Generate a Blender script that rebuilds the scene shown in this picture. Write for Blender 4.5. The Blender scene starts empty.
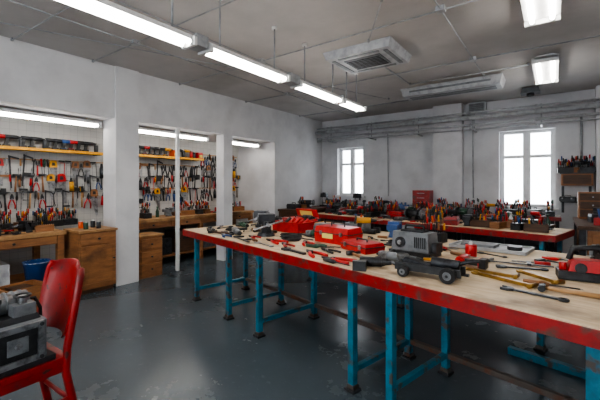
import bpy, math, random
from mathutils import Matrix, Vector, Euler
random.seed(11)
S = bpy.context.scene
COL = S.collection
try: S.view_settings.look = 'AgX - Medium High Contrast'
except Exception: pass

# ------------------------------------------------------------ materials
def lin(c):
    return tuple(((x/255)/12.92 if x/255 <= .04045 else ((x/255+.055)/1.055)**2.4) for x in c)
MATS = {}
def mk(name, col, rough=.5, metal=0., col2=None, scale=6., lo=.45, hi=.65, bump=0., stretch=(1,1,1), emit=0., detail=6, spec=.5, col3=None, scale3=1.5, lo3=.5, hi3=.7, rvar=0.):
    m = bpy.data.materials.new(name); m.use_nodes = True
    nt = m.node_tree; bs = nt.nodes['Principled BSDF']
    bs.inputs['Base Color'].default_value = (*lin(col), 1)
    bs.inputs['Roughness'].default_value = rough
    bs.inputs['Metallic'].default_value = metal
    bs.inputs['Specular IOR Level'].default_value = spec
    if emit:
        bs.inputs['Emission Color'].default_value = (*lin(col), 1)
        bs.inputs['Emission Strength'].default_value = emit
    if col2 is not None or bump:
        tc = nt.nodes.new('ShaderNodeTexCoord'); mp = nt.nodes.new('ShaderNodeMapping')
        mp.inputs['Scale'].default_value = stretch
        nt.links.new(tc.outputs['Object'], mp.inputs['Vector'])
        nz = nt.nodes.new('ShaderNodeTexNoise'); nz.inputs['Scale'].default_value = scale
        nz.inputs['Detail'].default_value = detail; nz.inputs['Roughness'].default_value = .65
        nt.links.new(mp.outputs[0], nz.inputs['Vector'])
        last = None
        if col2 is not None:
            mr = nt.nodes.new('ShaderNodeMapRange')
            mr.inputs[1].default_value = lo; mr.inputs[2].default_value = hi
            nt.links.new(nz.outputs['Fac'], mr.inputs[0])
            mx = nt.nodes.new('ShaderNodeMix'); mx.data_type = 'RGBA'
            mx.inputs[6].default_value = (*lin(col), 1); mx.inputs[7].default_value = (*lin(col2), 1)
            nt.links.new(mr.outputs[0], mx.inputs[0]); last = mx.outputs[2]
            if rvar:
                rr = nt.nodes.new('ShaderNodeMapRange'); rr.inputs[1].default_value=.3; rr.inputs[2].default_value=.7
                rr.inputs[3].default_value=rough-rvar; rr.inputs[4].default_value=rough+rvar
                nt.links.new(nz.outputs['Fac'], rr.inputs[0]); nt.links.new(rr.outputs[0], bs.inputs['Roughness'])
            if col3 is not None:
                n3 = nt.nodes.new('ShaderNodeTexNoise'); n3.inputs['Scale'].default_value = scale3
                n3.inputs['Detail'].default_value = 8
                nt.links.new(tc.outputs['Object'], n3.inputs['Vector'])
                m3 = nt.nodes.new('ShaderNodeMapRange'); m3.inputs[1].default_value = lo3; m3.inputs[2].default_value = hi3
                nt.links.new(n3.outputs['Fac'], m3.inputs[0])
                x3 = nt.nodes.new('ShaderNodeMix'); x3.data_type = 'RGBA'
                x3.inputs[7].default_value = (*lin(col3), 1)
                nt.links.new(m3.outputs[0], x3.inputs[0]); nt.links.new(last, x3.inputs[6]); last = x3.outputs[2]
            nt.links.new(last, bs.inputs['Base Color'])
        if bump:
            bp = nt.nodes.new('ShaderNodeBump'); bp.inputs['Strength'].default_value = bump; bp.inputs['Distance'].default_value = .01
            nt.links.new(nz.outputs['Fac'], bp.inputs['Height']); nt.links.new(bp.outputs[0], bs.inputs['Normal'])
    MATS[name] = m
    return m
mk('wall_paint', (202,203,206), .75, col2=(190,191,195), scale=2.2, bump=.05, col3=(172,172,174), scale3=1.4, lo3=.55, hi3=.8)
mk('wall_paint_left', (204,204,206), .75, col2=(192,192,195), scale=1.7, bump=.05, col3=(174,173,174), scale3=1.2, lo3=.55, hi3=.8)
mk('ceiling_paint', (184,181,179), .85, col2=(170,167,165), scale=1.3, lo=.35, hi=.7, bump=.05, col3=(150,147,144), scale3=.9, lo3=.52, hi3=.85)
mk('floor_epoxy', (80,90,97), .25, col2=(70,80,87), scale=1.2, lo=.3, hi=.75, col3=(98,106,111), scale3=22, lo3=.6, hi3=.85, rvar=.06)
mk('plywood', (212,194,166), .6, col2=(186,160,126), scale=7, stretch=(.6,5,1), lo=.35, hi=.7, col3=(116,94,78), scale3=4.2, lo3=.5, hi3=.76)
mk('red_paint', (150,22,22), .38, col2=(106,15,17), scale=9, lo=.42, hi=.7, col3=(88,60,52), scale3=12, lo3=.56, hi3=.66)
mk('chair_red', (142,14,16), .34, col2=(104,10,12), scale=7, lo=.42, hi=.7, col3=(64,34,30), scale3=18, lo3=.62, hi3=.68)
mk('red_plastic', (178,16,20), .35, col2=(138,12,16), scale=14)
mk('red_bright', (192,24,24), .35, col2=(154,18,18), scale=12)
mk('teal_paint', (34,110,134), .42, col2=(24,84,104), scale=8, col3=(74,62,56), scale3=14, lo3=.55, hi3=.64)
mk('rusty_steel', (88,78,72), .55, .4, col2=(104,62,44), scale=14, lo=.5, hi=.65)
mk('steel', (165,167,170), .32, .85, col2=(110,110,112), scale=20)
mk('dark_steel', (62,64,68), .42, .6, col2=(40,40,42), scale=16)
mk('cast_iron', (124,128,132), .42, .3, col2=(84,86,90), scale=12, col3=(92,66,48), scale3=9, lo3=.56, hi3=.7)
mk('black_plastic', (26,27,29), .45, col2=(44,45,48), scale=18)
mk('rubber', (22,22,23), .7)
mk('grey_plastic', (112,116,120), .45, col2=(88,91,95), scale=10)
mk('light_grey', (168,171,174), .45, col2=(142,144,148), scale=9)
mk('yellow_paint', (206,148,26), .45, col2=(170,116,26), scale=9)
mk('orange_plastic', (200,80,22), .42)
mk('blue_plastic', (30,70,126), .42)
mk('green_paint', (44,78,60), .45, col2=(32,52,46), scale=9)
mk('brass', (164,130,66), .35, .8, col2=(116,88,48), scale=12)
mk('wood_bench', (150,102,62), .55, col2=(110,72,42), scale=5, stretch=(1,1,5), lo=.35, hi=.7, col3=(66,44,30), scale3=3, lo3=.56, hi3=.78)
mk('wood_light', (184,144,98), .55, col2=(150,110,70), scale=5, stretch=(1,1,5), lo=.35, hi=.7)
mk('wood_top', (176,138,94), .5, col2=(136,96,60), scale=6, stretch=(5,1,1), lo=.35, hi=.7, col3=(78,54,38), scale3=3, lo3=.54, hi3=.74)
mk('wood_dark', (80,54,36), .55, col2=(56,38,26), scale=5, stretch=(1,1,5))
mk('white_paint', (222,223,224), .5, col2=(206,207,208), scale=5)
mk('white_plastic', (206,207,206), .45)
mk('paper_label', (216,204,110), .6)
mk('galvanised', (156,159,162), .45, .3, col2=(130,133,136), scale=8)
mk('tube_glow', (255,250,242), .4, emit=28.)
mk('tube_glow_niche', (255,250,242), .4, emit=18.)
def tile_mat():
    m = bpy.data.materials.new('tool_wall_panel'); m.use_nodes = True
    nt = m.node_tree; bs = nt.nodes['Principled BSDF']; bs.inputs['Roughness'].default_value = .6
    tc = nt.nodes.new('ShaderNodeTexCoord'); sp = nt.nodes.new('ShaderNodeSeparateXYZ'); cb = nt.nodes.new('ShaderNodeCombineXYZ')
    nt.links.new(tc.outputs['Object'], sp.inputs[0]); nt.links.new(sp.outputs['Y'], cb.inputs['X']); nt.links.new(sp.outputs['Z'], cb.inputs['Y'])
    br = nt.nodes.new('ShaderNodeTexBrick'); br.offset = 0
    br.inputs['Scale'].default_value = 1; br.inputs['Brick Width'].default_value = .1; br.inputs['Row Height'].default_value = .1
    br.inputs['Mortar Size'].default_value = .002
    br.inputs['Color1'].default_value = (*lin((186,185,182)),1); br.inputs['Color2'].default_value = (*lin((178,178,176)),1)
    br.inputs['Mortar'].default_value = (*lin((150,150,149)),1)
    nt.links.new(cb.outputs[0], br.inputs['Vector']); nt.links.new(br.outputs['Color'], bs.inputs['Base Color'])
    MATS['tool_wall_panel'] = m
tile_mat()
def glass_mat():
    m = bpy.data.materials.new('window_glass'); m.use_nodes = True
    nt = m.node_tree; nt.nodes.clear()
    o = nt.nodes.new('ShaderNodeOutputMaterial'); mx = nt.nodes.new('ShaderNodeMixShader'); mx.inputs[0].default_value = .08
    t = nt.nodes.new('ShaderNodeBsdfTransparent'); g = nt.nodes.new('ShaderNodeBsdfGlossy'); g.inputs['Roughness'].default_value = .05
    nt.links.new(t.outputs[0], mx.inputs[1]); nt.links.new(g.outputs[0], mx.inputs[2]); nt.links.new(mx.outputs[0], o.inputs[0])
    MATS['window_glass'] = m
glass_mat()

# ------------------------------------------------------------ mesh builder
I4 = Matrix.Identity(4)
def T(x=0,y=0,z=0): return Matrix.Translation((x,y,z))
def RZ(a): return Matrix.Rotation(math.radians(a),4,'Z')
def RX(a): return Matrix.Rotation(math.radians(a),4,'X')
def RY(a): return Matrix.Rotation(math.radians(a),4,'Y')
def SC(a): return Matrix.Scale(a,4)
class Bd:
    def __init__(s): s.v=[]; s.f=[]; s.mi=[]; s.sm=[]; s.mats=[]; s.M=I4.copy(); s.st=[]
    def push(s,M): s.st.append(s.M.copy()); s.M = s.M @ M
    def pop(s): s.M = s.st.pop()
    def add(s,vs,fs,mat,smooth=False):
        o=len(s.v)
        s.v += [tuple(s.M @ Vector(p)) for p in vs]
        if mat not in s.mats: s.mats.append(mat)
        k=s.mats.index(mat)
        for n,f in enumerate(fs):
            s.f.append([o+i for i in f]); s.mi.append(k)
            s.sm.append(smooth if isinstance(smooth,bool) else smooth[n])
    def box(s,c,d,mat,tx=1.,ty=1.):
        x,y,z=c; a,b,h=d[0]/2,d[1]/2,d[2]/2
        vs=[(x-a,y-b,z-h),(x+a,y-b,z-h),(x+a,y+b,z-h),(x-a,y+b,z-h),
            (x-a*tx,y-b*ty,z+h),(x+a*tx,y-b*ty,z+h),(x+a*tx,y+b*ty,z+h),(x-a*tx,y+b*ty,z+h)]
        s.add(vs,[(0,3,2,1),(4,5,6,7),(0,1,5,4),(1,2,6,5),(2,3,7,6),(3,0,4,7)],mat)
    def bb(s,x0,x1,y0,y1,z0,z1,mat): s.box(((x0+x1)/2,(y0+y1)/2,(z0+z1)/2),(x1-x0,y1-y0,z1-z0),mat)
    def cyl(s,p0,p1,r0,mat,r1=None,n=12,caps=True):
        if r1 is None: r1=r0
        p0=Vector(p0); p1=Vector(p1); d=(p1-p0)
        if d.length<1e-6: return
        d.normalize(); u=d.orthogonal().normalized(); w=d.cross(u)
        vs=[]
        for p,r in ((p0,r0),(p1,r1)):
            for i in range(n):
                a=2*math.pi*(i+.5)/n; vs.append(p+u*(r*math.cos(a))+w*(r*math.sin(a)))
        fs=[(i,(i+1)%n,n+(i+1)%n,n+i) for i in range(n)]; sm=[n>5]*n
        if caps: fs += [tuple(range(n-1,-1,-1)),tuple(range(n,2*n))]; sm += [False,False]
        s.add(vs,fs,mat,sm)
    def tube(s,pts,r,mat,n=8,closed=False):
        P=[Vector(p) for p in pts]; m=len(P); vs=[]; u=None
        for i,p in enumerate(P):
            if closed: d=P[(i+1)%m]-P[(i-1)%m]
            else: d=(P[min(i+1,m-1)]-P[max(i-1,0)])
            d.normalize()
            if u is None: u=d.orthogonal().normalized()
            else:
                u=(u-d*u.dot(d))
                u = u.normalized() if u.length>1e-5 else d.orthogonal().normalized()
            w=d.cross(u)
            for k in range(n):
                a=2*math.pi*k/n; vs.append(p+u*(r*math.cos(a))+w*(r*math.sin(a)))
        fs=[];
        rr=range(m if closed else m-1)
        for i in rr:
            j=(i+1)%m
            for k in range(n): fs.append((i*n+k,i*n+(k+1)%n,j*n+(k+1)%n,j*n+k))
        sm=[True]*len(fs)
        if not closed: fs += [tuple(range(n-1,-1,-1)),tuple((m-1)*n+k for k in range(n))]; sm+=[False,False]
        s.add(vs,fs,mat,sm)
    def ring(s,c,R,r,mat,axis='z',N=16,n=6):
        pts=[]
        for i in range(N):
            a=2*math.pi*i/N; x,y=R*math.cos(a),R*math.sin(a)
            pts.append({'z':(c[0]+x,c[1]+y,c[2]),'x':(c[0],c[1]+x,c[2]+y),'y':(c[0]+x,c[1],c[2]+y)}[axis])
        s.tube(pts,r,mat,n,True)
    def prism(s,pts,z0,z1,mat):
        n=len(pts)
        A=sum(pts[i][0]*pts[(i+1)%n][1]-pts[(i+1)%n][0]*pts[i][1] for i in range(n))
        if A<0: pts=pts[::-1]
        vs=[(x,y,z0) for x,y in pts]+[(x,y,z1) for x,y in pts]
        fs=[(i,(i+1)%n,n+(i+1)%n,n+i) for i in range(n)]+[tuple(range(n-1,-1,-1)),tuple(range(n,2*n))]
        s.add(vs,fs,mat)
    def lathe(s,prof,mat,n=16):
        vs=[];m=len(prof)
        for r,z in prof:
            for k in range(n):
                a=2*math.pi*k/n; vs.append((r*math.cos(a),r*math.sin(a),z))
        fs=[(i*n+k,i*n+(k+1)%n,(i+1)*n+(k+1)%n,(i+1)*n+k) for i in range(m-1) for k in range(n)]
        sm=[True]*len(fs)
        fs+= [tuple(range(n-1,-1,-1)),tuple((m-1)*n+k for k in range(n))]; sm+=[False,False]
        s.add(vs,fs,mat,sm)
    def obj(s,name,loc=(0,0,0),rz=0,bevel=0.,seg=2):
        me=bpy.data.meshes.new(name); me.from_pydata(s.v,[],s.f)
        for m in s.mats: me.materials.append(MATS[m])
        me.polygons.foreach_set('material_index',s.mi); me.polygons.foreach_set('use_smooth',s.sm)
        me.update()
        o=bpy.data.objects.new(name,me); COL.objects.link(o)
        o.location=loc; o.rotation_euler=(0,0,math.radians(rz))
        if bevel:
            md=o.modifiers.new('bevel','BEVEL'); md.width=bevel; md.segments=seg; md.limit_method='ANGLE'; md.angle_limit=math.radians(50)
        return o

# ------------------------------------------------------------ hand tools (flat in XY, length along Y, resting on z=0)
HC=['red_plastic','yellow_paint','black_plastic','blue_plastic','orange_plastic','wood_bench','red_bright','black_plastic','green_paint','black_plastic','dark_steel','dark_steel','red_plastic']
def hcol(): return random.choice(HC)
def hammer(b,c=None):
    c=c or random.choice(['wood_light','wood_bench','black_plastic','wood_dark'])
    b.cyl((0,-.15,.016),(0,.1,.016),.014,c,.010,n=8)
    b.cyl((-.045,.11,.018),(.0,.11,.018),.018,'dark_steel',n=10)
    b.box((0,.11,.018),(.03,.03,.032),'dark_steel')
    b.prism([(.012,.095),(.012,.125),(.05,.118),(.07,.10),(.05,.108)],.008,.028,'dark_steel')
def screwdriver(b,c=None):
    c=c or hcol()
    b.cyl((0,.02,.016),(0,.12,.016),.015,c,.012,n=8); b.cyl((0,-.0,.016),(0,.02,.016),.008,c,.014,n=8)
    b.cyl((0,-.13,.016),(0,.0,.016),.004,'dark_steel',n=6); b.box((0,-.135,.016),(.01,.014,.002),'steel')
def pliers(b,c=None):
    c=c or random.choice(['red_plastic','blue_plastic','dark_steel','black_plastic','red_plastic'])
    for q in (-1,1):
        b.tube([(q*.034,-.12,.012),(q*.036,-.08,.012),(q*.022,-.03,.012),(q*.008,.0,.012)],.0085,c,7)
        b.prism([(0,.0),(q*.02,.01),(q*.016,.045),(q*.004,.075),(q*.001,.075)],.005,.019,'dark_steel')
    b.cyl((0,.005,.003),(0,.005,.022),.013,'steel',n=10)
def wrench(b,c=None):
    c=c or random.choice(['steel','dark_steel','dark_steel'])
    b.prism([(-.009,-.09),(.009,-.09),(.007,.08),(-.007,.08)],.002,.009,c)
    b.prism([(-.008,.075),(.008,.075),(.024,.095),(.022,.125),(.012,.128),(.010,.103),(-.010,.103),(-.012,.128),(-.022,.125),(-.024,.095)],.0,.011,c)
    b.ring((0,-.105,.006),.015,.006,c,N=12)
def adj_wrench(b,c=None):
    c=c or random.choice(['red_plastic','dark_steel','dark_steel','dark_steel'])
    b.prism([(-.012,-.14),(.012,-.14),(.009,.04),(-.009,.04)],.0,.014,c)
    b.prism([(-.012,.03),(.012,.03),(.034,.06),(.03,.12),(.016,.12),(.014,.075),(-.008,.075),(-.01,.105),(-.026,.1),(-.026,.06)],.0,.016,'dark_steel')
    b.cyl((.0,.055,.0),(.0,.055,.02),.008,'steel',n=8)
def saw(b,c=None):
    c=c or random.choice(['yellow_paint','wood_bench','red_plastic','black_plastic'])
    b.prism([(-.055,.02),(.055,.02),(.045,-.3),(.015,-.3)],.006,.009,'steel')
    b.prism([(-.06,.02),(.06,.02),(.05,.12),(.02,.14),(-.03,.135),(-.055,.11)],.0,.02,c)
    b.prism([(-.025,.05),(.025,.05),(.02,.1),(-.02,.105)],.02,.0215,'black_plastic')
def hacksaw(b):
    b.tube([(-.02,.1,.012),(.05,.1,.012),(.055,-.22,.012),(-.02,-.22,.012)],.006,random.choice(['red_plastic','dark_steel','dark_steel']),6)
    b.box((-.022,-.06,.012),(.012,.32,.002),'steel')
    b.box((.0,.13,.013),(.09,.03,.024),'black_plastic')
def fclamp(b):
    b.box((-.04,0,.012),(.018,.42,.008),'dark_steel')
    b.prism([(-.05,.2),(.06,.17),(.06,.19),(-.05,.225)],.003,.02,'dark_steel')
    b.box((.01,-.06,.012),(.11,.025,.016),'dark_steel')
    b.cyl((.05,.05,.012),(.05,-.12,.012),.006,'steel',n=6); b.cyl((.05,-.1,.014),(.05,-.2,.014),.014,random.choice(['red_plastic','wood_bench']),n=8)
def chisel(b):
    b.cyl((0,.02,.014),(0,.13,.014),.013,random.choice(['wood_light','wood_dark','wood_bench']),n=8)
    b.cyl((0,.0,.014),(0,.02,.014),.006,'steel',.009,n=8); b.prism([(-.005,0),(.005,0),(.01,-.1),(.01,-.12),(-.01,-.12),(-.01,-.1)],.012,.016,'steel')
def tsquare(b):
    b.box((0,.1,.01),(.16,.03,.018),'wood_bench'); b.box((-.06,-.04,.01),(.035,.26,.003),'steel')
def snips(b,c=None):
    c=c or random.choice(['red_bright','black_plastic','red_plastic'])
    for q in (-1,1):
        b.tube([(q*.05,-.16,.012),(q*.045,-.08,.012),(q*.01,.0,.012)],.012,c,7)
        b.prism([(0,0),(q*.022,.0),(q*.02,.05),(q*.002,.1)],.006,.016,'dark_steel')
    b.cyl((0,.0,.002),(0,.0,.024),.016,'dark_steel',n=10)
def rsnips(b): snips(b,'red_bright')
def cdrill(b,c=None):
    c=c or random.choice(['red_plastic','yellow_paint','blue_plastic','dark_steel','black_plastic','dark_steel'])
    b.cyl((0,-.1,.036),(0,.06,.036),.036,c,.034,n=14); b.cyl((0,.06,.036),(0,.085,.036),.03,'black_plastic',.024,n=12)
    b.cyl((0,.085,.036),(0,.13,.036),.022,'dark_steel',.014,n=10); b.cyl((0,.13,.036),(0,.2,.036),.004,'steel',n=6)
    b.prism([(.02,-.09),(.02,-.035),(.14,-.06),(.14,-.105)],.016,.054,'black_plastic')
    b.prism([(.135,-.125),(.135,-.03),(.18,-.03),(.18,-.125)],.0,.07,'black_plastic'); b.box((.133,-.078,.036),(.014,.085,.06),c)
def grinder(b,c=None):
    c=c or random.choice(['red_plastic','green_paint','dark_steel','grey_plastic'])
    b.cyl((0,-.16,.035),(0,-.04,.035),.026,c,.03,n=12); b.cyl((0,-.04,.035),(0,.06,.035),.034,c,n=12)
    b.cyl((0,-.2,.035),(0,-.16,.035),.022,'black_plastic',.026,n=12)
    b.box((0,.09,.04),(.06,.07,.05),'steel'); b.cyl((0,.1,.004),(0,.1,.02),.062,'dark_steel',n=20); b.cyl((0,.1,.0),(0,.1,.004),.055,'wood_dark',n=20)
    b.cyl((.03,.09,.042),(.14,.09,.046),.013,'black_plastic',.017,n=8)
def cable(b,c='black_plastic',R=.09):
    pts=[]
    for i in range(44):
        a=i*2*math.pi/14; rr=R*(1+.12*math.sin(i*1.7)); pts.append((rr*math.cos(a),rr*.8*math.sin(a),.008+.004*(i//14)*2+.002*math.sin(i)))
    pts += [(R+.05,.04,.008),(R+.09,.0,.008),(R+.12,-.05,.008)]
    b.tube(pts,.006,c,6)
TN={hammer:'claw_hammer',screwdriver:'screwdriver',pliers:'pliers',wrench:'open_end_wrench',adj_wrench:'adjustable_wrench',saw:'hand_saw',hacksaw:'hacksaw',fclamp:'bar_clamp',chisel:'wood_chisel',tsquare:'try_square',snips:'tin_snips',rsnips:'tin_snips',cdrill:'cordless_drill',grinder:'angle_grinder',cable:'coiled_cable'}
WALLT=[hammer,screwdriver,screwdriver,pliers,pliers,wrench,wrench,adj_wrench,saw,hacksaw,fclamp,chisel,tsquare,snips,pliers,screwdriver,cdrill,adj_wrench,hammer]
FLAT=[hammer,screwdriver,pliers,wrench,adj_wrench,hacksaw,fclamp,chisel,snips,cdrill,grinder,cable]
def can(b,c=None,r=.04,h=.12):
    c=c or hcol(); b.lathe([(r*.95,0),(r,.004),(r,h-.006),(r*.93,h)],c,14); b.lathe([(r*.4,h),(r*.35,h+.02),(r*.1,h+.025)],'white_plastic',10)
def bottle(b):
    b.lathe([(.03,0),(.034,.01),(.034,.12),(.014,.17),(.013,.2),(.016,.2),(.016,.22)],random.choice(['white_plastic','blue_plastic','yellow_paint','green_paint','black_plastic']),12)
def tcase(b,c=None,w=.34,d=.2,h=.13):
    c=c or random.choice(['red_plastic','dark_steel','black_plastic','grey_plastic','dark_steel','red_paint'])
    b.box((0,0,h*.3),(w,d,h*.6),c,1.03,1.03); b.box((0,0,h*.8),(w*1.02,d*1.02,h*.36),c,.94,.9)
    b.box((0,0,h*.61),(w*1.05,d*1.05,.008),'black_plastic')
    for q in (-.3,.3): b.box((w*q,-d*.53,h*.6),(.03,.012,.04),'steel')
    b.tube([(-w*.2,0,h*.97),(-w*.2,0,h*1.22),(w*.2,0,h*1.22),(w*.2,0,h*.97)],.008,'black_plastic',6)
def opencrate(b,c=None):
    c=c or random.choice(['red_plastic','wood_bench','grey_plastic','dark_steel','wood_dark'])
    w,d,h,t=.3,.2,.11,.008
    b.box((0,0,t/2),(w,d,t),c)
    for q in (-1,1):
        b.box((q*(w-t)/2,0,h/2),(t,d,h),c); b.box((0,q*(d-t)/2,h/2),(w,t,h),c)
    for i in range(8):
        x=random.uniform(-.1,.1); y=random.uniform(-.06,.06)
        b.cyl((x,y,.02),(x+random.uniform(-.04,.04),y+random.uniform(-.03,.03),random.uniform(.16,.25)),random.uniform(.007,.014),hcol(),n=7)
def vise(b,c=None):
    c=c or random.choice(['dark_steel','green_paint','dark_steel','grey_plastic','blue_plastic'])
    b.cyl((0,0,0),(0,0,.03),.075,c,.06,n=16); b.box((0,.02,.065),(.08,.14,.07),c,.8,.8)
    b.box((0,.07,.12),(.12,.1,.06),c); b.box((0,.03,.145),(.13,.03,.07),c); b.box((0,.014,.165),(.13,.008,.03),'steel')
    b.box((0,-.04,.105),(.05,.22,.045),c); b.box((0,-.06,.14),(.13,.04,.08),c); b.box((0,-.038,.165),(.13,.008,.03),'steel')
    b.cyl((0,-.15,.11),(0,-.23,.11),.013,'steel',n=10); b.cyl((-.1,-.215,.08),(.1,-.215,.14),.007,'steel',n=8)
    b.cyl((-.1,-.215,.08),(-.108,-.215,.078),.012,'steel',n=8); b.cyl((.1,-.215,.14),(.108,-.215,.142),.012,'steel',n=8)
def sdrill(b):
    b.push(T(0,0,.18) @ RX(90) @ RZ(-90) @ T(0,0,-.036)); cdrill(b); b.pop()
def bgrinder(b,c=None):
    b.box((0,0,.015),(.2,.14,.03),'dark_steel'); b.box((0,0,.06),(.1,.09,.07),'dark_steel',.8,.8)
    b.cyl((-.1,0,.14),(.1,0,.14),.065,c or random.choice(['green_paint','grey_plastic','dark_steel']),n=18); b.cyl((-.2,0,.14),(.2,0,.14),.012,'steel',n=8)
    for q in (-1,1):
        b.cyl((q*.15,0,.14),(q*.18,0,.14),.075,'grey_plastic',n=20); b.cyl((q*.14,0,.14),(q*.147,0,.14),.082,'dark_steel',n=20)
        b.box((q*.165,-.09,.12),(.05,.04,.006),'steel')
def toolholder(b):
    b.box((0,0,.05),(.24,.14,.1),random.choice(['wood_bench','dark_steel','dark_steel','black_plastic']))
    for i in range(9):
        for yy in (-.04,.03):
            x=-.1+.025*i; y=yy+random.uniform(-.01,.01); h=random.uniform(.17,.33); m=hcol()
            b.cyl((x,y,.1),(x,y,h-.07),.004,'dark_steel',n=6); b.cyl((x,y,h-.07),(x,y,h),.011,m,n=7)
def bucketpot(b):
    b.lathe([(.07,0),(.09,.16),(.096,.165),(.096,.175),(.085,.175),(.08,.14)],random.choice(['grey_plastic','black_plastic','blue_plastic','white_plastic']),16)
def machine(b):
    c=random.choice(['green_paint','grey_plastic','dark_steel','dark_steel'])
    b.box((0,0,.02),(.26,.2,.04),'dark_steel'); b.cyl((.06,.04,.04),(.06,.04,.38),.02,'steel',n=10)
    b.box((.02,.02,.32),(.2,.12,.11),c,.9,.9); b.cyl((-.06,.0,.2),(-.06,0,.28),.018,'dark_steel',n=10); b.cyl((-.06,0,.14),(-.06,0,.2),.006,'steel',n=6)
    b.box((-.03,0,.1),(.14,.14,.014),'dark_steel'); b.tube([(.1,-.05,.3),(.16,-.08,.26),(.22,-.1,.2)],.006,'steel',6); b.box((.02,.02,.385),(.1,.08,.03),'black_plastic',.8,.8)
STAND=[can,bottle,tcase,tcase,opencrate,vise,sdrill,bgrinder,toolholder,bucketpot,toolholder,opencrate]
def clutter(b,x0,x1,y0,y1,cell=.3,pflat=.4,choices=None,p=1.,h0=0.,sc=1.):
    nx=max(1,int((x1-x0)/cell)); ny=max(1,int((y1-y0)/cell)); dx=(x1-x0)/nx; dy=(y1-y0)/ny
    for i in range(nx):
        for j in range(ny):
            if random.random()>p: continue
            cx=x0+(i+.5)*dx+random.uniform(-.03,.03); cy=y0+(j+.5)*dy+random.uniform(-.03,.03)
            if random.random()<pflat:
                for k in range(3):
                    b.push(T(cx+random.uniform(-.07,.07),cy+random.uniform(-.07,.07),h0+.001)@RZ(random.uniform(0,360))@SC(sc*.85)); random.choice(FLAT)(b); b.pop()
            else:
                b.push(T(cx,cy,h0+.001)@RZ(random.choice([0,0,90,180])+random.uniform(-20,20))@SC(sc*.9)); random.choice(choices or STAND)(b); b.pop()

# ------------------------------------------------------------ room shell
LX,BY,RX_,RY_,CH = -5.24, 8.34, 1.75, -3.2, 3.23
NX=-6.42
def shell(name,x0,x1,y0,y1,z0,z1,mat):
    b=Bd(); b.bb(x0,x1,y0,y1,z0,z1,mat); return b.obj(name)
shell('floor',NX-.2,RX_+.2,RY_-.2,BY+.3,-.12,0,'floor_epoxy')
shell('ceiling',NX-.2,RX_+.2,RY_-.2,BY+.3,CH,CH+.15,'ceiling_paint')
b=Bd()
b.bb(NX,LX,RY_,6.28,2.47,CH,'wall_paint_left')
b.bb(NX-.15,LX,6.28,BY,0,CH,'wall_paint_left')
b.bb(NX-.15,NX,RY_,6.28,0,CH,'tool_wall_panel')
b.bb(LX-.34,LX+.04,2.62,2.97,0,CH,'wall_paint_left')
b.bb(LX-.2,LX+.01,4.72,4.95,0,2.47,'wall_paint_left')
b.bb(LX-.08,LX-.03,3.70,3.75,0,2.47,'white_paint')
b.obj('wall_left')
def wall_with_windows(x0,x1,y0,y1,wins):
    b=Bd(); x=x0
    for w in wins:
        b.bb(x,w[0],y0,y1,0,CH,'wall_paint'); b.bb(w[0],w[1],y0,y1,0,w[2],'wall_paint'); b.bb(w[0],w[1],y0,y1,w[3],CH,'wall_paint'); x=w[1]
    b.bb(x,x1,y0,y1,0,CH,'wall_paint'); return b
W=[(-4.76,-4.0,1.2,2.46),(-.93,.02,1.04,2.58)]
b=wall_with_windows(LX,RX_+.15,BY,BY+.3,W)
b.bb(-2.2,-1.6,BY-.22,BY,0,CH,'wall_paint')
b.bb(.6,RX_,BY-.25,BY,0,CH,'wall_paint')
b.obj('wall_back')
shell('wall_right',RX_,RX_+.15,RY_,BY,0,CH,'wall_paint')
W_FILL=[(-4.6,-2.9,.9,2.8),(-2.3,-.6,.9,2.8),(-.2,1.4,.9,2.8)]  # unseen rear openings, added to let in soft fill daylight
b=wall_with_windows(NX,RX_+.15,RY_-.3,RY_,W_FILL); b.obj('wall_rear')
b=Bd()
b.bb(LX,LX+.02,6.28,BY,0,.1,'grey_plastic'); b.bb(LX,RX_,BY-.02,BY,0,.1,'grey_plastic'); b.obj('baseboard_back')
def window(n,w,Y,s):
    b=Bd(); x0,x1,z0,z1=w; t=.055
    def Yb(a,c): return (Y+s*a,Y+s*c) if s>0 else (Y+s*c,Y+s*a)
    y0,y1=Yb(.14,.2)
    b.bb(x0,x0+t,y0,y1,z0,z1,'white_paint'); b.bb(x1-t,x1,y0,y1,z0,z1,'white_paint')
    b.bb(x0+t,x1-t,y0,y1,z0,z0+t,'white_paint'); b.bb(x0+t,x1-t,y0,y1,z1-t,z1,'white_paint')
    xm=(x0+x1)/2; b.bb(xm-.04,xm+.04,y0-.01,y1,z0+t,z1-t,'white_paint')
    zt=z0+(z1-z0)*.66; b.bb(x0+t,xm-.04,y0,y1,zt-.03,zt+.03,'white_paint'); b.bb(xm+.04,x1-t,y0,y1,zt-.03,zt+.03,'white_paint')
    for q in (x0+t,xm+.04):
        x2=q+(xm-.04-x0-t); 
        b.bb(q,q+.025,y0+.01,y1-.01,z0+t,z1-t,'white_paint'); b.bb(x2-.025,x2,y0+.01,y1-.01,z0+t,z1-t,'white_paint')
    ya,yb=Yb(-.06,.14); b.bb(x0-.05,x1+.05,ya,yb,z0-.04,z0,'white_paint')
    ya,yb=Yb(.17,.174); b.bb(x0+t,x1-t,ya,yb,z0+t,z1-t,'window_glass')
    b.box((xm+.02,Y+s*.12,z0+.5),(.02,.03,.1),'white_plastic')
    b.obj('window_%d'%n)
for n,w in enumerate(W): window(n+1,w,BY,1)
for n,w in enumerate(W_FILL): window(n+3,w,RY_,-1)  # added windows out of view, there only for fill light

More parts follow.
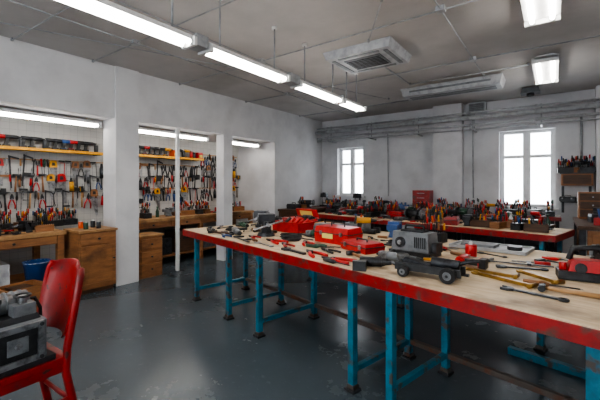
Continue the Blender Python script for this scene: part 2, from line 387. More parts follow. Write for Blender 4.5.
# ------------------------------------------------------------ ceiling things
def fixture(x,y0,y1,z,name='hanging_fluorescent_lamp',w=.17,rods=True,glow='tube_glow'):
    b=Bd(); L=y1-y0; ym=(y0+y1)/2
    b.box((x,ym,z+.045),(w*(.7 if rods else 1),L+.06,.05),'white_paint',.6,1)
    for q in (-1,1):
        b.cyl((x+q*w*.28,y0+.02,z),(x+q*w*.28,y1-.02,z),.022,glow,n=10)
        b.cyl((x+q*w*.28,y0-.005,z),(x+q*w*.28,y0+.02,z),.024,'white_plastic',n=10); b.cyl((x+q*w*.28,y1-.02,z),(x+q*w*.28,y1+.005,z),.024,'white_plastic',n=10)
    for yy in (y0-.015,y1+.015): b.box((x,yy,z+.01),(w,.03,.07),'white_paint')
    if rods:
        for yy in (y0+.15,y1-.15):
            b.cyl((x,yy,z+.07),(x,yy,CH-.001),.009,'galvanised',n=8); b.cyl((x,yy,CH-.03),(x,yy,CH-.001),.03,'white_plastic',n=12)
    return b.obj(name)
ZF=2.68
for y0,y1 in [(-2.0,-.9),(-.62,.5),(.72,1.86),(2.06,3.14),(3.42,4.4),(4.5,5.12)]:  # row continues out of view at the near end; those lamps are added for fill
    fixture(-2.5,y0,y1,ZF)
b=Bd(); 
for y0,y1 in [(-.9+.04,-.62-.04),(.5+.04,.72-.04),(1.86+.04,2.06-.04),(3.14+.04,3.42-.04),(4.4+.035,4.5-.035)]:
    b.bb(-2.57,-2.43,y0,y1,ZF-.01,ZF+.09,'galvanised')
b.obj('lamp_trunking')
for y0,y1 in [(-2.0,-.7),(.6,1.8),(3.15,4.3),(5.7,6.9)]:  # near-end fixtures out of view are added for fill light
    fixture(-.1,y0,y1,CH-.09,w=.3,rods=False,name='ceiling_fluorescent_lamp')
for y0,y1 in [(-1.2,.1),(1.3,2.56),(3.05,4.6),(5.0,6.1)]:
    fixture(-5.62,y0,y1,2.47-.07-.02,w=.14,rods=False,glow='tube_glow_niche',name='recess_strip_light')
b=Bd()
b.box((0,0,-.05),(.86,.72,.1),'light_grey',1.08,1.08)
b.box((0,0,-.105),(.5,.4,.012),'grey_plastic')
for i in range(7): b.box((0,-.15+.05*i,-.114),(.46,.012,.012),'dark_steel')
for q in (-1,1): b.box((q*.36,0,-.104),(.05,.56,.01),'grey_plastic')
for q in (-1,1): b.box((0,q*.29,-.104),(.56,.04,.01),'grey_plastic')
b.obj('ceiling_cassette_air_conditioner',(-2.02,4.35,CH-.001))
b=Bd()
b.box((0,0,-.07),(1.55,.42,.14),'light_grey',1.05,1.2); b.box((0,-.02,-.142),(1.4,.1,.01),'grey_plastic'); b.box((0,.1,-.142),(1.4,.06,.01),'grey_plastic'); b.box((0,-.19,-.07),(1.3,.1,.03),'grey_plastic')
b.obj('ceiling_air_conditioner',(-1.47,6.55,CH-.001))
b=Bd()
CZ=3.2
for pts,r in [([(-5.2,2.3,CZ),(-.4,2.3,CZ)],.008),([(-5.2,3.7,CZ),(-.4,3.6,CZ)],.008),([(-5.2,5.3,CZ),(1.7,5.3,CZ)],.008),([(-5.2,1.4,CZ),(-2.8,1.5,CZ)],.008),
              ([(-4.1,-1,CZ),(-4.1,8.2,CZ)],.008),([(-3.3,-1,CZ),(-3.3,5.2,CZ)],.007),([(-.9,1.0,CZ),(-.9,6.2,CZ)],.008),([(-5.2,7.2,CZ),(-2.3,7.1,CZ)],.01),
              ([(-2.0,4.85,CZ),(-2.0,6.0,CZ),(-.3,6.0,CZ)],.012),([(-1.5,0,CZ),(-1.3,3.1,CZ),(-1.8,3.9,CZ)],.007),([(-4.8,1.0,CZ),(-3.6,4.2,CZ),(-2.7,6.8,CZ)],.006)]:
    b.tube(pts,r,'galvanised',6)
    for p in pts: b.cyl((p[0],p[1],p[2]-.01),(p[0],p[1],CH-.001),.014,'galvanised',n=8)
for x,y in [(-4.1,2.3),(-3.3,3.66),(-.9,3.6),(-.9,5.3),(-4.1,5.3)]: b.box((x,y,CH-.025),(.08,.08,.048),'light_grey')
b.obj('ceiling_conduit')
b=Bd()
for z,y,r in [(2.87,8.0,.05),(2.73,8.06,.028),(2.98,8.04,.022),(2.64,8.06,.015)]:
    b.cyl((LX+.02,y,z),(RX_-.02,y,z),r,'light_grey',n=14)
    for i in range(6):
        x=-4.9+i*1.15; b.cyl((x,y,z),(x+.045,y,z),r+.008,'light_grey',n=14)
for i in range(6):
    x=-4.8+i*1.15; b.bb(x-.015,x+.015,7.96,BY-(.22 if -2.22<x<-1.58 else (.25 if x>.58 else 0)),2.6,2.63,'galvanised'); b.bb(x-.012,x+.012,8.07,8.09,2.6,3.02,'galvanised')
b.tube([(-1.4,8.2,2.87),(-1.4,8.2,2.4),(-1.4,8.25,1.2)],.014,'galvanised',8)
b.tube([(-3.3,8.25,2.73),(-3.3,8.28,1.2)],.012,'galvanised',8)
b.tube([(.4,8.25,2.73),(.4,8.28,1.85)],.02,'galvanised',8)
b.obj('wall_pipe_run')
b=Bd(); b.box((0,0,0),(.34,.2,.26),'light_grey'); b.box((0,-.105,0),(.28,.012,.2),'grey_plastic')
for i in range(5): b.box((0,-.113,-.07+.035*i),(.26,.008,.008),'dark_steel')
b.obj('wall_vent_box',(-1.32,8.23,3.08))
b=Bd(); b.box((0,0,0),(.3,.24,.1),'grey_plastic',.8,.8); b.cyl((0,0,-.05),(0,0,-.09),.06,'dark_steel',n=16); b.obj('ceiling_sensor_box',(-.35,7.6,CH-.051))

# ------------------------------------------------------------ steel work tables
def steel_table(name,L,Wd,H,frames,loc,rz,rim=.085,double=False):
    b=Bd()
    b.bb(0.006,L-.006,.006,Wd-.006,H-.03,H,'plywood')
    b.bb(0,L,-.004,.006,H-rim,H-.004,'red_paint'); b.bb(0,L,Wd-.006,Wd+.004,H-rim,H-.004,'red_paint')
    b.bb(-.004,.006,0,Wd,H-rim,H-.004,'red_paint'); b.bb(L-.006,L+.004,0,Wd,H-rim,H-.004,'red_paint')
    b.bb(.02,L-.02,.02,.06,H-rim,H-.03,'teal_paint'); b.bb(.02,L-.02,Wd-.06,Wd-.02,H-rim,H-.03,'teal_paint')
    g=.026
    def leg(s,y):
        b.bb(s-g,s+g,y-g,y+g,.02,H-.03,'teal_paint'); b.bb(s-.045,s+.045,y-.045,y+.045,0,.02,'dark_steel')
        b.bb(s-.032,s+.032,y-.032,y+.032,.02,.05,'rusty_steel')
    for k,(s0,s1) in enumerate(frames):
        ya=.045; yb=.78 if double else Wd-.07
        for s in (s0,s1):
            leg(s,ya); leg(s,yb)
            b.bb(s-.02,s+.02,ya+g,yb-g,.13,.17,'teal_paint'); b.bb(s-.02,s+.02,ya+g,yb-g,H-.1,H-.03,'teal_paint')
        b.bb(s0+g,s1-g,yb-.02,yb+.02,.13,.17,'rusty_steel')
        if double:
            sm=(s0+s1)/2-.15
            leg(sm,Wd-.08); b.bb(sm-.02,sm+.02,yb+.02,Wd-.1,H-.1,H-.03,'teal_paint')
            if k<2:
                s2=frames[k+1][0]; b.bb(s1+g,s2-g,yb-.02,yb+.02,.13,.17,'rusty_steel')
    if double: b.bb(3.5,4.35,1.5,1.56,.001,.06,'teal_paint'); leg(4.38,1.53)
    return b.obj(name,loc,rz,bevel=.003)
H1=.888; T1=(-4.09,2.96); TR=-13.5
steel_table('work_table',5.1,1.88,H1,[(.34,1.17),(1.77,2.97),(3.3,4.34)],(T1[0],T1[1],0),TR,double=True)
cR,sR=math.cos(math.radians(TR)),math.sin(math.radians(TR))
def on(s,w,T0=T1,z=H1+.0005): return (T0[0]+s*cR-w*sR, T0[1]+s*sR+w*cR, z)
T2=(-4.12,6.16)
steel_table('work_table',4.25,.9,H1,[(.15,1.9),(2.3,4.1)],(T2[0],T2[1],0),TR)
b=Bd(); clutter(b,.15,4.1,.14,.78,cell=.21,pflat=.35); b.obj('assorted_power_tools',on(0,0,T2,H1),TR)

OCC=set(); CS=.015
def cells(b,s,w,rot):
    c,sn=math.cos(math.radians(rot)),math.sin(math.radians(rot)); out={}
    P=[(s+x*c-y*sn, w+x*sn+y*c) for x,y,z in b.v]
    for f in b.f:
        for i in range(len(f)):
            p,q=P[f[i]],P[f[(i+1)%len(f)]]
            n=max(1,int(math.hypot(q[0]-p[0],q[1]-p[1])/(CS*.8)))
            for k in range(n+1):
                x=p[0]+(q[0]-p[0])*k/n; y=p[1]+(q[1]-p[1])*k/n
                r=out.setdefault(math.floor(y/CS),[1e9,-1e9]); g=math.floor(x/CS); r[0]=min(r[0],g); r[1]=max(r[1],g)
    return {(g,y) for y,(a,c_) in out.items() for g in range(int(a),int(c_)+1)}
def place(fn,name,s,w,rot=0,sc=1,bevel=.002,**k):
    b=Bd(); b.push(SC(sc)); fn(b,**k); b.pop()
    OCC.update(cells(b,s,w,rot))
    return b.obj(name,on(s,w),TR+rot,bevel=bevel)
def lay(fn,s,w,rot,sc=1,tries=40,name=None):
    b=Bd(); b.push(SC(sc)); fn(b); b.pop()
    for t in range(tries):
        r=.012*t; a=t*2.4
        s2,w2,ro=s+r*math.cos(a),w+r*math.sin(a)*.6,rot+(t%5)*4
        C=cells(b,s2,w2,ro); ys=[c[1]*CS for c in C]
        if min(ys)<.01 or max(ys)>1.85 or min(c[0] for c in C)*CS<.01: continue
        if C & OCC: continue
        OCC.update(C); b.obj(name or TN.get(fn,'hand_tool'),on(s2,w2),TR+ro,bevel=0); return True
    return False
def bigbox(b):
    tcase(b,'red_bright',.44,.24,.17); b.box((-.04,-.128,.075),(.14,.006,.05),'paper_label')
place(bigbox,'red_toolbox',2.12,.80,rot=4)
def lowcase(b): tcase(b,'red_plastic',.36,.22,.085)
place(lowcase,'red_case',2.57,.64,rot=-12)
def tub(b):
    w,d,h,t=.46,.3,.13,.01
    b.box((0,0,t/2),(w,d,t),'red_bright')
    for q in (-1,1):
        b.box((q*(w-t)/2,0,h/2),(t,d,h),'red_bright'); b.box((0,q*(d-t)/2,h/2),(w,t,h),'red_bright')
        b.box((q*w/2,0,h-.01),(.02,d+.02,.014),'red_plastic')
    for i in range(5):
        x=-.16+.08*i; b.cyl((x,-.08,.03),(x+.03,.08,.16),.02,hcol(),n=8)
place(tub,'red_parts_tub',1.14,1.0,rot=6)
def opencase(b):
    tcase(b,'red_plastic',.5,.3,.11); b.push(T(0,.17,.1)@RX(20)); b.box((0,0,.07),(.5,.03,.14),'red_bright'); b.box((0,-.018,.08),(.3,.006,.08),'paper_label'); b.pop()
place(opencase,'open_red_toolbox',.68,1.5,rot=-5)
place(lambda b: tcase(b,'yellow_paint',.36,.22,.08),'yellow_tool_case',1.25,1.55,rot=10)
place(lambda b: vise(b,'dark_steel'),'bench_vise',1.24,.5,rot=60,sc=1.45)
place(lambda b: vise(b,'dark_steel'),'bench_vise',.5,.95,rot=40,sc=1.3)
place(lambda b: grinder(b,'grey_plastic'),'angle_grinder',.9,.3,rot=70,sc=1.1)
def motorbox(b):
    b.box((0,0,.02),(.38,.22,.04),'dark_steel'); b.box((0,0,.12),(.34,.2,.16),'grey_plastic',.93,.9)
    b.box((0,0,.205),(.2,.13,.02),'dark_steel'); b.tube([(-.09,0,.2),(-.08,0,.25),(.08,0,.25),(.09,0,.2)],.011,'black_plastic',8)
    for i in range(6): b.box((.05+.018*i,-.1,.12),(.008,.008,.09),'black_plastic')
    b.cyl((-.08,-.09,.11),(-.08,-.115,.11),.045,'dark_steel',n=18); b.cyl((-.08,-.11,.11),(-.08,-.125,.11),.02,'steel',n=12)
    b.box((.2,0,.08),(.04,.12,.08),'dark_steel')
place(motorbox,'grey_power_unit',2.99,.84,rot=4)
def jack(b):
    for q in (-1,1): b.box((0,q*.06,.06),(.42,.014,.05),'black_plastic')
    b.box((-.03,0,.055),(.3,.11,.035),'dark_steel')
    for x,r in ((-.14,.036),(.14,.048)):
        b.cyl((x,-.11,r),(x,.11,r),.01,'steel',n=8)
        for q in (-1,1):
            b.cyl((x,q*.075,r),(x,q*.115,r),r,'rubber',n=22); b.cyl((x,q*.115,r),(x,q*.119,r),r*.55,'grey_plastic',n=16); b.cyl((x,q*.119,r),(x,q*.125,r),r*.2,'dark_steel',n=10)
    b.cyl((.02,0,.1),(.19,0,.1),.036,'dark_steel',.03,n=14); b.push(T(-.1,0,.09)@RY(14)); b.box((0,0,0),(.2,.06,.03),'dark_steel'); b.pop()
    b.cyl((-.18,0,.1),(-.18,0,.13),.035,'steel',.045,n=14); b.tube([(.17,0,.1),(.24,0,.13),(.3,.02,.14)],.012,'dark_steel',8)
place(jack,'trolley_jack',3.46,.24,rot=12,sc=1.0)
place(lambda b: cdrill(b,'dark_steel'),'cordless_drill',3.04,.2,rot=-60,sc=1)
place(lambda b: grinder(b,'grey_plastic'),'angle_grinder',3.06,.45,rot=95,sc=1.1)
place(lambda b: cdrill(b,'red_bright'),'cordless_drill',3.43,.8,rot=10)
place(lambda b: can(b,'red_bright',.045,.1),'red_tin',3.35,1.12)
def tray(b):
    b.box((0,0,.012),(.62,.34,.012),'light_grey')
    for q in (-1,1): b.box((0,q*.17,.02),(.64,.014,.03),'light_grey'); b.box((q*.315,0,.02),(.014,.34,.03),'light_grey')
    b.box((-.1,.02,.03),(.3,.18,.024),'grey_plastic',.96,.96); b.cyl((.2,0,.018),(.2,0,.05),.06,'dark_steel',n=16)
    for x in (-.26,.26):
        for y in (-.13,.13): b.box((x,y,.003),(.04,.04,.006),'black_plastic')
place(tray,'metal_tray',3.32,1.6,rot=6)
def planer(b):
    b.box((0,0,.03),(.3,.13,.05),'dark_steel'); b.box((.02,0,.09),(.24,.11,.07),'red_plastic',.85,.85)
    b.tube([(-.09,0,.12),(-.07,0,.19),(.05,0,.2),(.1,0,.13)],.018,'black_plastic',8); b.cyl((.12,-.07,.08),(.12,.07,.08),.05,'black_plastic',n=16)
    b.cyl((-.12,0,.05),(-.12,0,.1),.02,'red_bright',n=10); b.cyl((-.04,-.055,.08),(-.04,-.066,.08),.03,'dark_steel',n=18)
place(planer,'electric_planer',4.16,.92,rot=20,sc=1.05)
place(lambda b: bgrinder(b,'red_plastic'),'bench_grinder',4.25,1.35,rot=-10,sc=.8)
place(sdrill,'cordless_drill',2.0,1.4,rot=40)
place(vise,'bench_vise',2.3,1.55,rot=200)
place(opencrate,'parts_crate',1.7,1.6,rot=15)
place(toolholder,'screwdriver_holder',2.75,1.6)
place(lambda b: tcase(b,'grey_plastic'),'tool_case',1.62,1.18,rot=5)
def rodm(l):
    def f(b):
        b.box((0,0,.012),(.024,l,.02),'brass'); b.ring((0,l/2+.02,.012),.024,.009,'brass'); b.cyl((-.04,-l/2,.014),(.04,-l/2,.014),.013,'brass',n=10)
    TN[f]='brass_pipe_wrench'; return f
L=[(rsnips,2.38,.18,70,1.2),(rsnips,2.7,.12,98,1.15),(rsnips,1.55,.28,75,1.2),(rsnips,1.95,.5,60,1.1),(rodm(.34),3.82,.5,78,1),(rodm(.3),3.7,.62,95,1),(rodm(.26),3.95,.74,60,1),
(pliers,.35,.25,60,1.2),(hammer,.5,.12,100,1.1),(wrench,.25,.5,20,1.2),(cable,.62,.45,0,1.1),(adj_wrench,.75,.16,80,1.2),(pliers,.95,.12,70,1.2),
(fclamp,1.3,.16,80,1),(hammer,1.0,.65,120,1.1),(cable,1.55,.6,40,1.3),(wrench,1.75,.12,85,1.3),(pliers,1.85,.42,60,1.2),
(cdrill,1.72,.85,20,1),(adj_wrench,2.05,.2,75,1.3),(screwdriver,2.1,.42,95,1.2),(pliers,2.35,.42,80,1.2),
(hammer,2.68,.33,55,1.1),(wrench,2.9,.55,95,1.3),(cable,2.62,1.15,10,1.2),(screwdriver,2.85,.08,80,1.1),(chisel,2.3,1.1,40,1),
(adj_wrench,3.62,.52,100,1.2),(wrench,3.75,.4,85,1.3),(wrench,3.72,.72,110,1.3),(hammer,4.0,.4,95,1),(fclamp,3.72,1.1,110,1),(screwdriver,4.05,.55,100,1.1),
(screwdriver,3.1,1.2,50,1),(grinder,1.3,1.28,50,1),(hacksaw,3.9,1.25,60,1),(chisel,.8,.7,50,1),(grinder,.3,.75,80,1),(pliers,.25,1.0,20,1),(saw,2.85,1.32,80,1),(wrench,3.45,1.3,80,1),
(cdrill,.5,.3,200,.95),(grinder,1.5,.85,110,.95),(pliers,1.25,.3,85,1.1),(cable,.9,.52,100,.9),(hammer,1.45,.12,95,1.1),(adj_wrench,2.2,.12,95,1.1),(pliers,2.55,.28,70,1.1),(screwdriver,2.4,.3,100,1.1),(pliers,3.0,.35,75,1.1),
(cable,.3,.35,160,1),(cdrill,.75,.35,120,.95),(wrench,1.1,.14,95,1.1),(cable,2.0,.55,60,1.1),(hacksaw,1.9,.3,80,.95)]
for fn,s,w,r,sc in L: lay(fn,s,w,r,sc)
for i in range(26):
    nm,fn=random.choice([('tool_case',lambda b: tcase(b,None,.22,.14,.09)),('red_case',lambda b: tcase(b,'red_plastic',.24,.15,.08)),('spray_can',can),('cordless_drill',sdrill),('bench_vise',vise),('angle_grinder',grinder)])
    lay(fn,random.uniform(.1,3.0),random.uniform(.7,1.75),random.uniform(-40,40),random.uniform(.85,1.05),tries=8,name=nm)
for i in range(150):
    fn=random.choice([pliers,wrench,screwdriver,screwdriver,hammer,adj_wrench,cable,chisel,cdrill,pliers,wrench,grinder])
    lay(fn,random.uniform(.05,3.05),random.uniform(.06,1.75),random.uniform(40,130),random.uniform(.85,1.15),tries=6)
for i in range(14):
    fn=random.choice([pliers,wrench,screwdriver,adj_wrench,chisel])
    lay(fn,random.uniform(3.1,4.6),random.uniform(.5,1.5),random.uniform(60,120),random.uniform(.85,1.1),tries=5)

# ------------------------------------------------------------ recess: tool walls, shelves, benches
WM=Matrix(((0,0,1,0),(1,0,0,0),(0,1,0,0),(0,0,0,1)))
def toolwall(name,y0,y1,rows):
    b=Bd()
    for h in rows:
        b.bb(NX+.001,NX+.022,y0,y1,h+.10,h+.115,'wood_light' if random.random()<.3 else 'galvanised')
        a=y0+.04
        while a<y1-.05:
            fn=random.choice(WALLT); wd={saw:.12,fclamp:.11,hacksaw:.1,snips:.1,tsquare:.13,hammer:.09,pliers:.07,cdrill:.16}.get(fn,.045)
            top={fclamp:-.07,cdrill:-.04}.get(fn,0)
            b.push(T(NX+.022,a+wd/2,h+top+random.uniform(-.02,.01))@WM@SC(random.uniform(.88,1.12))@RZ(random.uniform(-5,5)));
            fn(b); b.pop(); a+=wd+random.uniform(-.012,.008)
    b.obj(name)
toolwall('hand_tool_rack',-.5,3.0,[1.76,1.52,1.27])
toolwall('hand_tool_rack',3.05,5.0,[1.78,1.54,1.3])
toolwall('wall_tool_board',5.05,6.2,[2.05,1.8,1.55,1.3])
def shelf(name,y0,y1,z):
    b=Bd(); b.bb(NX+.001,NX+.26,y0,y1,z-.025,z,'wood_light'); b.bb(NX+.24,NX+.262,y0,y1,z-.035,z+.008,'yellow_paint')
    a=y0+.06
    while a<y1-.1:
        k=random.random(); m=random.choice(['red_plastic','black_plastic','black_plastic','orange_plastic','red_bright','dark_steel','yellow_paint','dark_steel'])
        if k<.4: b.push(T(NX+.12,a+.04,z)@SC(random.uniform(.8,1))); can(b,m,.034,random.uniform(.13,.2)); b.pop(); a+=.08
        elif k<.85: b.push(T(NX+.12,a+.05,z)@RZ(90)@SC(.85)); sdrill(b); b.pop(); a+=.11
        else: b.box((NX+.12,a+.07,z+.07),(.16,.12,.14),m,.94,.94); b.box((NX+.205,a+.07,z+.06),(.006,.08,.05),'paper_label'); a+=.15
    for yy in (y0+.1,y1-.1,(y0+y1)/2): b.bb(NX+.001,NX+.2,yy-.01,yy+.01,z-.035,z-.025,'dark_steel')
    b.obj(name)
shelf('tool_shelf',-.4,2.95,2.02); shelf('tool_shelf',3.15,5.0,2.04)
def wbench(name,x0,x1,y0,y1,h,top='wood_top',body='wood_bench',drawers=0,shelf_=True):
    b=Bd(); b.bb(x0,x1,y0,y1,h-.05,h,top)
    n=max(2,int((y1-y0)/1.3)+1)
    for i in range(n):
        yy=y0+.06+(y1-y0-.12)*i/(n-1)
        for xx in (x0+.06,x1-.06): b.bb(xx-.04,xx+.04,yy-.04,yy+.04,0,h-.05,body)
    b.bb(x0+.04,x1-.04,y0+.04,y1-.04,h-.17,h-.05,body)
    if shelf_: b.bb(x0+.05,x1-.05,y0+.05,y1-.05,.16,.19,body)
    for i in range(drawers):
        yy=y0+.1+(y1-y0-.2)*(i+.5)/drawers; w=(y1-y0-.3)/drawers
        b.bb(x1-.042,x1-.025,yy-w/2,yy+w/2,h-.16,h-.06,'wood_bench'); b.cyl((x1-.03,yy,h-.11),(x1-.0,yy,h-.11),.015,'dark_steel',n=10)
    return b.obj(name,bevel=.004)
wbench('wooden_workbench',NX+.02,-5.42,-1.0,2.06,.86,drawers=3)
def cabinet(name,x0,x1,y0,y1,h,nd=1):
    b=Bd(); b.bb(x0,x1-.02,y0,y1,.06,h-.03,'wood_bench'); b.bb(x0+.03,x1-.05,y0+.02,y1-.02,0,.06,'wood_dark'); b.bb(x0-.0,x1+.015,y0-.01,y1+.01,h-.03,h,'wood_top')
    w=(y1-y0)/nd
    for i in range(nd):
        a,c=y0+i*w+.015,y0+(i+1)*w-.015
        b.bb(x1-.02,x1,a,c,h-.2,h-.05,'wood_bench'); b.cyl((x1,(a+c)/2,h-.125),(x1+.03,(a+c)/2,h-.125),.014,'dark_steel',n=10)
        z0,z1=.09,h-.22
        b.bb(x1-.02,x1-.008,a,c,z0,z1,'wood_bench')
        for q in ((a,a+.05),(c-.05,c)): b.bb(x1-.008,x1+.004,q[0],q[1],z0,z1,'wood_bench')
        for q in ((z0,z0+.05),(z1-.05,z1)): b.bb(x1-.008,x1+.004,a+.05,c-.05,q[0],q[1],'wood_bench')
        b.cyl((x1,c-.03,(z0+z1)/2+.08),(x1+.03,c-.03,(z0+z1)/2+.08),.012,'dark_steel',n=10)
    return b.obj(name,bevel=.003)
cabinet('wooden_cabinet',-5.62,-5.12,2.1,2.59,.87)
wbench('wooden_workbench',NX+.02,-5.72,3.1,6.1,.88,drawers=4)
b=Bd(); b.bb(-5.62,-5.27,3.02,3.42,0,.66,'wood_bench')
for i in range(3): b.bb(-5.27,-5.25,3.04,3.40,.05+.2*i,.22+.2*i,'wood_bench'); b.cyl((-5.25,3.22,.135+.2*i),(-5.23,3.22,.135+.2*i),.014,'dark_steel',n=8)
b.bb(-5.64,-5.24,3.01,3.43,.66,.68,'wood_top'); b.obj('drawer_cabinet',bevel=.003)
b=Bd(); clutter(b,NX+.32,-5.5,-.6,2.0,cell=.2,pflat=.25,sc=.95)
clutter(b,NX+.16,NX+.3,-.6,2.5,cell=.2,pflat=0,choices=[toolholder,toolholder,can,sdrill,bottle,toolholder]); b.obj('bench_tools_and_tins',(0,0,.86))
b=Bd(); clutter(b,NX+.2,-5.82,3.25,5.95,cell=.22,pflat=.3); b.obj('bench_tool_collection',(0,0,.88))
b=Bd(); clutter(b,-5.52,-5.2,2.18,2.52,cell=.15,pflat=0,choices=[can,can,bottle],sc=.85); b.obj('paint_tins',(0,0,.87))
b=Bd(); b.lathe([(.12,0),(.15,.26),(.16,.265),(.16,.28),(.148,.28),(.135,.2)],'blue_plastic',20); b.ring((0,0,.27),.155,.008,'light_grey'); b.obj('blue_bucket',(-5.62,1.78,.191))
b=Bd()
for (y,w,h,m) in [(-.6,.4,.3,'dark_steel'),(-.1,.4,.35,'wood_dark'),(.4,.35,.28,'grey_plastic'),(.85,.4,.36,'wood_bench'),(1.3,.35,.3,'light_grey')]:
    b.box((-5.75,y,h/2),(.4,w,h),m,.98,.98); b.bb(-5.55,-5.54,y-.06,y+.06,h*.6,h*.6+.04,'black_plastic')
b.obj('storage_boxes',(0,0,.191))
b=Bd()
for (y,w,h,m) in [(3.8,.4,.3,'dark_steel'),(4.3,.4,.4,'wood_dark'),(5.0,.5,.35,'grey_plastic'),(5.5,.35,.3,'red_paint')]:
    b.box((-6.05,y,h/2),(.4,w,h),m,.98,.98); b.bb(-5.86,-5.84,y-.06,y+.06,h*.6,h*.6+.04,'black_plastic')
b.obj('parts_boxes',(0,0,.191))
b=Bd(); b.bb(-.16,.16,-.2,.2,0,.02,'wood_light')
for q in (-1,1): b.bb(q*.16-.008,q*.16+.008,-.2,.2,0,.34,'wood_bench'); b.bb(-.152,.152,q*.2-.008,q*.2+.008,0,.34,'wood_bench')
b.bb(-.14,.14,-.1,.1,.3,.32,'wood_dark'); b.obj('wooden_crate',(-4.95,1.42,0),10)
wbench('corner_workbench',LX+.03,-4.6,6.35,7.5,.92,top='wood_dark',body='wood_dark')
b=Bd(); clutter(b,LX+.22,-4.8,6.45,7.3,cell=.25,pflat=.1,choices=[toolholder,vise,tcase,bgrinder,sdrill]); b.obj('corner_bench_machines',(0,0,.92))
def backbench(x0,x1,h=.92):
    b=Bd(); b.bb(x0,x1,7.62,8.05,h-.05,h,'wood_dark'); b.bb(x0,x1,7.6,7.62,h-.07,h,'red_paint')
    n=int((x1-x0)/1.2)+1
    for i in range(n+1):
        xx=x0+.06+(x1-x0-.12)*i/n
        for yy in (7.68,8.0): b.bb(xx-.03,xx+.03,yy-.03,yy+.03,0,h-.05,'dark_steel')
    b.bb(x0+.05,x1-.05,7.66,8.02,.3,.33,'dark_steel'); b.bb(x0+.1,x1-.1,7.98,8.0,.33,h-.05,'dark_steel')
    b.obj('back_workbench',bevel=.003)
backbench(-5.15,-2.55); backbench(-2.54,.1)
for x0,x1,nm in [(-4.95,-2.7,'small_bench_machines'),(-2.0,0,'drill_presses_and_grinders')]:
    b=Bd(); clutter(b,x0,x1,7.7,8.0,cell=.18,pflat=.0,choices=[machine,toolholder,vise,tcase,bgrinder,sdrill,toolholder,opencrate]); b.obj(nm,(0,0,.92))
b=Bd(); b.bb(1.3,3.9,1.06,1.5,.84,.88,'wood_dark'); b.bb(1.3,3.9,1.05,1.065,.8,.875,'red_paint')
for xx in (1.35,2.6,3.85):
    for yy in (1.1,1.46): b.bb(xx-.025,xx+.025,yy-.025,yy+.025,0,.84,'dark_steel')
b.bb(1.38,3.82,1.1,1.46,.3,.33,'dark_steel'); b.obj('machine_table',(T2[0],T2[1],0),TR,bevel=.003)
b=Bd(); clutter(b,1.4,3.8,1.13,1.45,cell=.2,pflat=.0,choices=[toolholder,vise,tcase,bgrinder,sdrill,opencrate,toolholder]); b.obj('benchtop_machines',(T2[0],T2[1],.88),TR)
b=Bd(); b.box((0,0,.22),(.36,.3,.44),'red_paint')
for i in range(4): b.box((0,-.155,.07+.1*i),(.32,.012,.085),'red_paint'); b.box((0,-.168,.08+.1*i),(.16,.014,.014),'steel')
b.obj('red_tool_cabinet',(-2.33,7.83,.921),0,bevel=.004) 
b=Bd(); x0,x1,y0,y1,h=.25,1.2,5.9,7.5,.95
b.bb(x0,x1,y0,y1,h-.05,h,'wood_dark')
for xx in (x0+.05,x1-.05):
    for yy in (y0+.05,y1-.05): b.bb(xx-.035,xx+.035,yy-.035,yy+.035,0,h-.05,'dark_steel')
b.bb(x0+.05,x1-.05,y0+.05,y1-.05,.25,.28,'dark_steel'); b.bb(x0+.05,x0+.07,y0+.1,y1-.1,.45,h-.06,'wood_bench'); b.bb(x0+.1,x1-.1,y0+.05,y0+.07,.45,h-.06,'wood_bench')
for i in range(2): b.bb(x0+.15+.34*i,x0+.45+.34*i,y0+.03,y0+.05,.6,h-.1,'wood_bench'); b.cyl((x0+.3+.34*i,y0+.03,.74),(x0+.3+.34*i,y0+.0,.74),.014,'dark_steel',n=8)
b.obj('side_workbench',bevel=.003)
b=Bd(); clutter(b,x0+.14,x1-.14,y0+.14,y1-.5,cell=.24,pflat=.1,choices=[machine,tcase,bgrinder,sdrill,vise,opencrate]); b.obj('side_bench_machines',(0,0,.95))
b=Bd(); b.bb(-.35,.35,-.14,.14,0,.42,'wood_bench')
for i in range(3):
    for j in range(2): b.bb(-.33+.34*j,-.01+.34*j,-.155,-.14,.03+.13*i,.14+.13*i,'wood_dark'); b.cyl((-.17+.34*j,-.155,.085+.13*i),(-.17+.34*j,-.175,.085+.13*i),.012,'steel',n=8)
b.obj('drawer_chest',(.66,7.3,.951),0,bevel=.003)
b=Bd(); b.box((0,0,.12),(.46,.25,.22),'wood_bench'); b.box((0,-.13,.12),(.4,.01,.16),'wood_dark'); b.box((0,0,.235),(.5,.25,.02),'dark_steel')
clutter(b,-.24,.24,-.08,.08,cell=.12,pflat=0,choices=[can,bottle,toolholder,sdrill],h0=.245,sc=1.1)
b.bb(-.22,-.18,.1,.125,-.5,.0,'dark_steel'); b.bb(.18,.22,.1,.125,-.5,.0,'dark_steel'); b.bb(-.24,.24,-.1,.12,-.3,-.28,'dark_steel')
clutter(b,-.22,.22,-.05,.05,cell=.16,pflat=0,choices=[can,tcase,sdrill],h0=-.28,sc=.75)
b.obj('wall_mounted_tool_box',(.33,8.21,1.46))

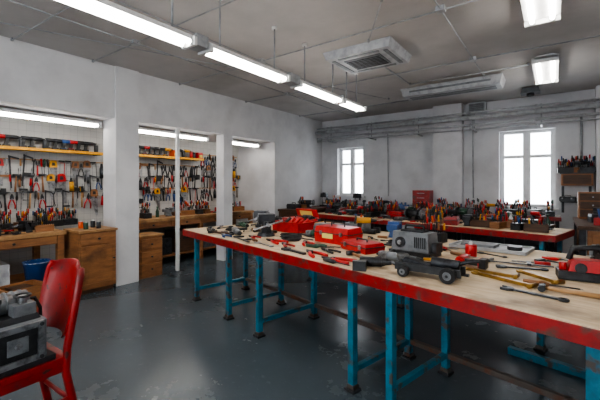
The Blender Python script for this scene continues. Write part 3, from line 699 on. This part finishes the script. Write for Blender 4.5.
# ------------------------------------------------------------ red chair with machine
b=Bd(); CR='chair_red'
sw,sd,sh=.46,.44,.46
pts=[(-sw/2,-sd/2+.05),(-sw/2+.05,-sd/2),(sw/2-.05,-sd/2),(sw/2,-sd/2+.05),(sw/2-.015,sd/2),(-sw/2+.015,sd/2)]
b.prism(pts,sh-.035,sh,CR)
b.bb(-sw/2+.02,sw/2-.02,-sd/2+.03,-sd/2+.05,sh-.09,sh-.035,CR); b.bb(-sw/2+.02,sw/2-.02,sd/2-.05,sd/2-.03,sh-.09,sh-.035,CR)
for q in (-1,1):
    b.bb(q*(sw/2-.03)-.012,q*(sw/2-.03)+.012,-sd/2+.05,sd/2-.05,sh-.09,sh-.035,CR)
    b.tube([(q*.225,-.24,0),(q*.2,-.18,sh-.03)],.022,CR,10)
    b.tube([(q*.215,.27,0),(q*.21,.2,sh-.1),(q*.215,.205,sh+.05),(q*.22,.255,.8),(q*.215,.28,.93),(q*.19,.29,.965)],.023,CR,10)
    b.tube([(q*.217,-.215,.2),(q*.213,.235,.2)],.014,CR,8)
b.tube([(-.215,-.22,.16),(.215,-.22,.16)],.014,CR,8); b.tube([(-.21,.245,.16),(.21,.245,.16)],.014,CR,8)
N=12; rows_=[(.56,.2),(.60,.205),(.67,.218),(.78,.243),(.89,.268),(.955,.282),(.98,.287)]; inset=[.05,.01,.0,0,0,.015,.06]
vs=[]
for side in (0,1):
    for (z,y),ins in zip(rows_,inset):
        for i in range(N+1):
            t=-1+2*i/N; x=t*(.215-ins); yy=y+.055*(1-t*t)+ (.018 if side else 0)
            vs.append((x,yy-.012,z+.02*(1-t*t)*(1 if z>.95 else 0)))
fs=[];R_=len(rows_);C_=N+1
for r in range(R_-1):
    for i in range(N):
        a=r*C_+i; fs.append((a,a+1,a+1+C_,a+C_)); o_=R_*C_; fs.append((o_+a,o_+a+C_,o_+a+1+C_,o_+a+1))
o_=R_*C_
for i in range(N): fs.append((i,o_+i,o_+i+1,i+1)); a=(R_-1)*C_+i; fs.append((a,a+1,o_+a+1,o_+a))
for r in range(R_-1):
    a=r*C_; fs.append((a,a+C_,o_+a+C_,o_+a)); a=r*C_+N; fs.append((a,o_+a,o_+a+C_,a+C_))
b.add(vs,fs,CR,True)
b.obj('red_chair',(-2.60,.70,0),2,bevel=.003)
b=Bd(); b.push(SC(1.1))
b.box((0,0,.015),(.32,.34,.03),'dark_steel')
b.box((0,0,.13),(.26,.28,.2),'cast_iron',.96,.96)
b.box((.135,0,.13),(.03,.26,.2),'cast_iron')
for q in (-1,1): b.box((.155,q*.1,.13),(.02,.03,.2),'steel'); b.box((.155,0,.13+q*.085),(.02,.17,.03),'steel')
b.box((.152,0,.13),(.006,.17,.14),'black_plastic'); b.box((.158,0,.13),(.008,.09,.08),'cast_iron'); b.cyl((.158,0,.13),(.172,0,.13),.016,'steel',n=12)
for y in (-.1,.1):
    for z in (.045,.215): b.cyl((.165,y,z),(.175,y,z),.011,'dark_steel',n=6)
b.box((0,0,.245),(.22,.24,.03),'dark_steel',.9,.9)
b.cyl((-.02,-.13,.31),(-.02,.1,.31),.055,'cast_iron',n=20)
for i in range(6): b.cyl((-.02,-.11+.035*i,.31),(-.02,-.1+.035*i,.31),.062,'grey_plastic',n=20)
b.box((.07,.05,.29),(.07,.1,.06),'grey_plastic'); b.cyl((.07,.05,.32),(.07,.05,.36),.02,'steel',n=12); b.ring((.07,.05,.36),.035,.007,'black_plastic')
b.cyl((.07,-.06,.26),(.07,-.06,.34),.012,'steel',n=10); b.cyl((.07,-.06,.34),(.07,-.06,.365),.022,'black_plastic',n=12)
b.tube([(-.02,.1,.31),(-.02,.14,.31),(0,.16,.25),(.02,.155,.12),(.0,.15,.04)],.009,'rubber',7)
b.cyl((0,-.14,.12),(0,-.18,.12),.05,'cast_iron',.045,n=18); b.cyl((0,-.18,.12),(0,-.2,.12),.018,'steel',n=12)
b.pop()
b.obj('old_machine_head',(-2.57,.66,.4605),4,bevel=.004)

# ------------------------------------------------------------ world + camera
w=bpy.data.worlds.new('World'); S.world=w; w.use_nodes=True
bg=w.node_tree.nodes['Background']; bg.inputs[0].default_value=(.9,.95,1,1); bg.inputs[1].default_value=10
cd=bpy.data.cameras.new('Camera'); co=bpy.data.objects.new('Camera',cd); COL.objects.link(co)
cd.sensor_width=36; cd.lens=21.2; cd.shift_y=-.0267; cd.clip_start=.05
co.location=(0,0,1.5); co.rotation_euler=(math.radians(90),0,math.radians(35.75))
S.camera=co
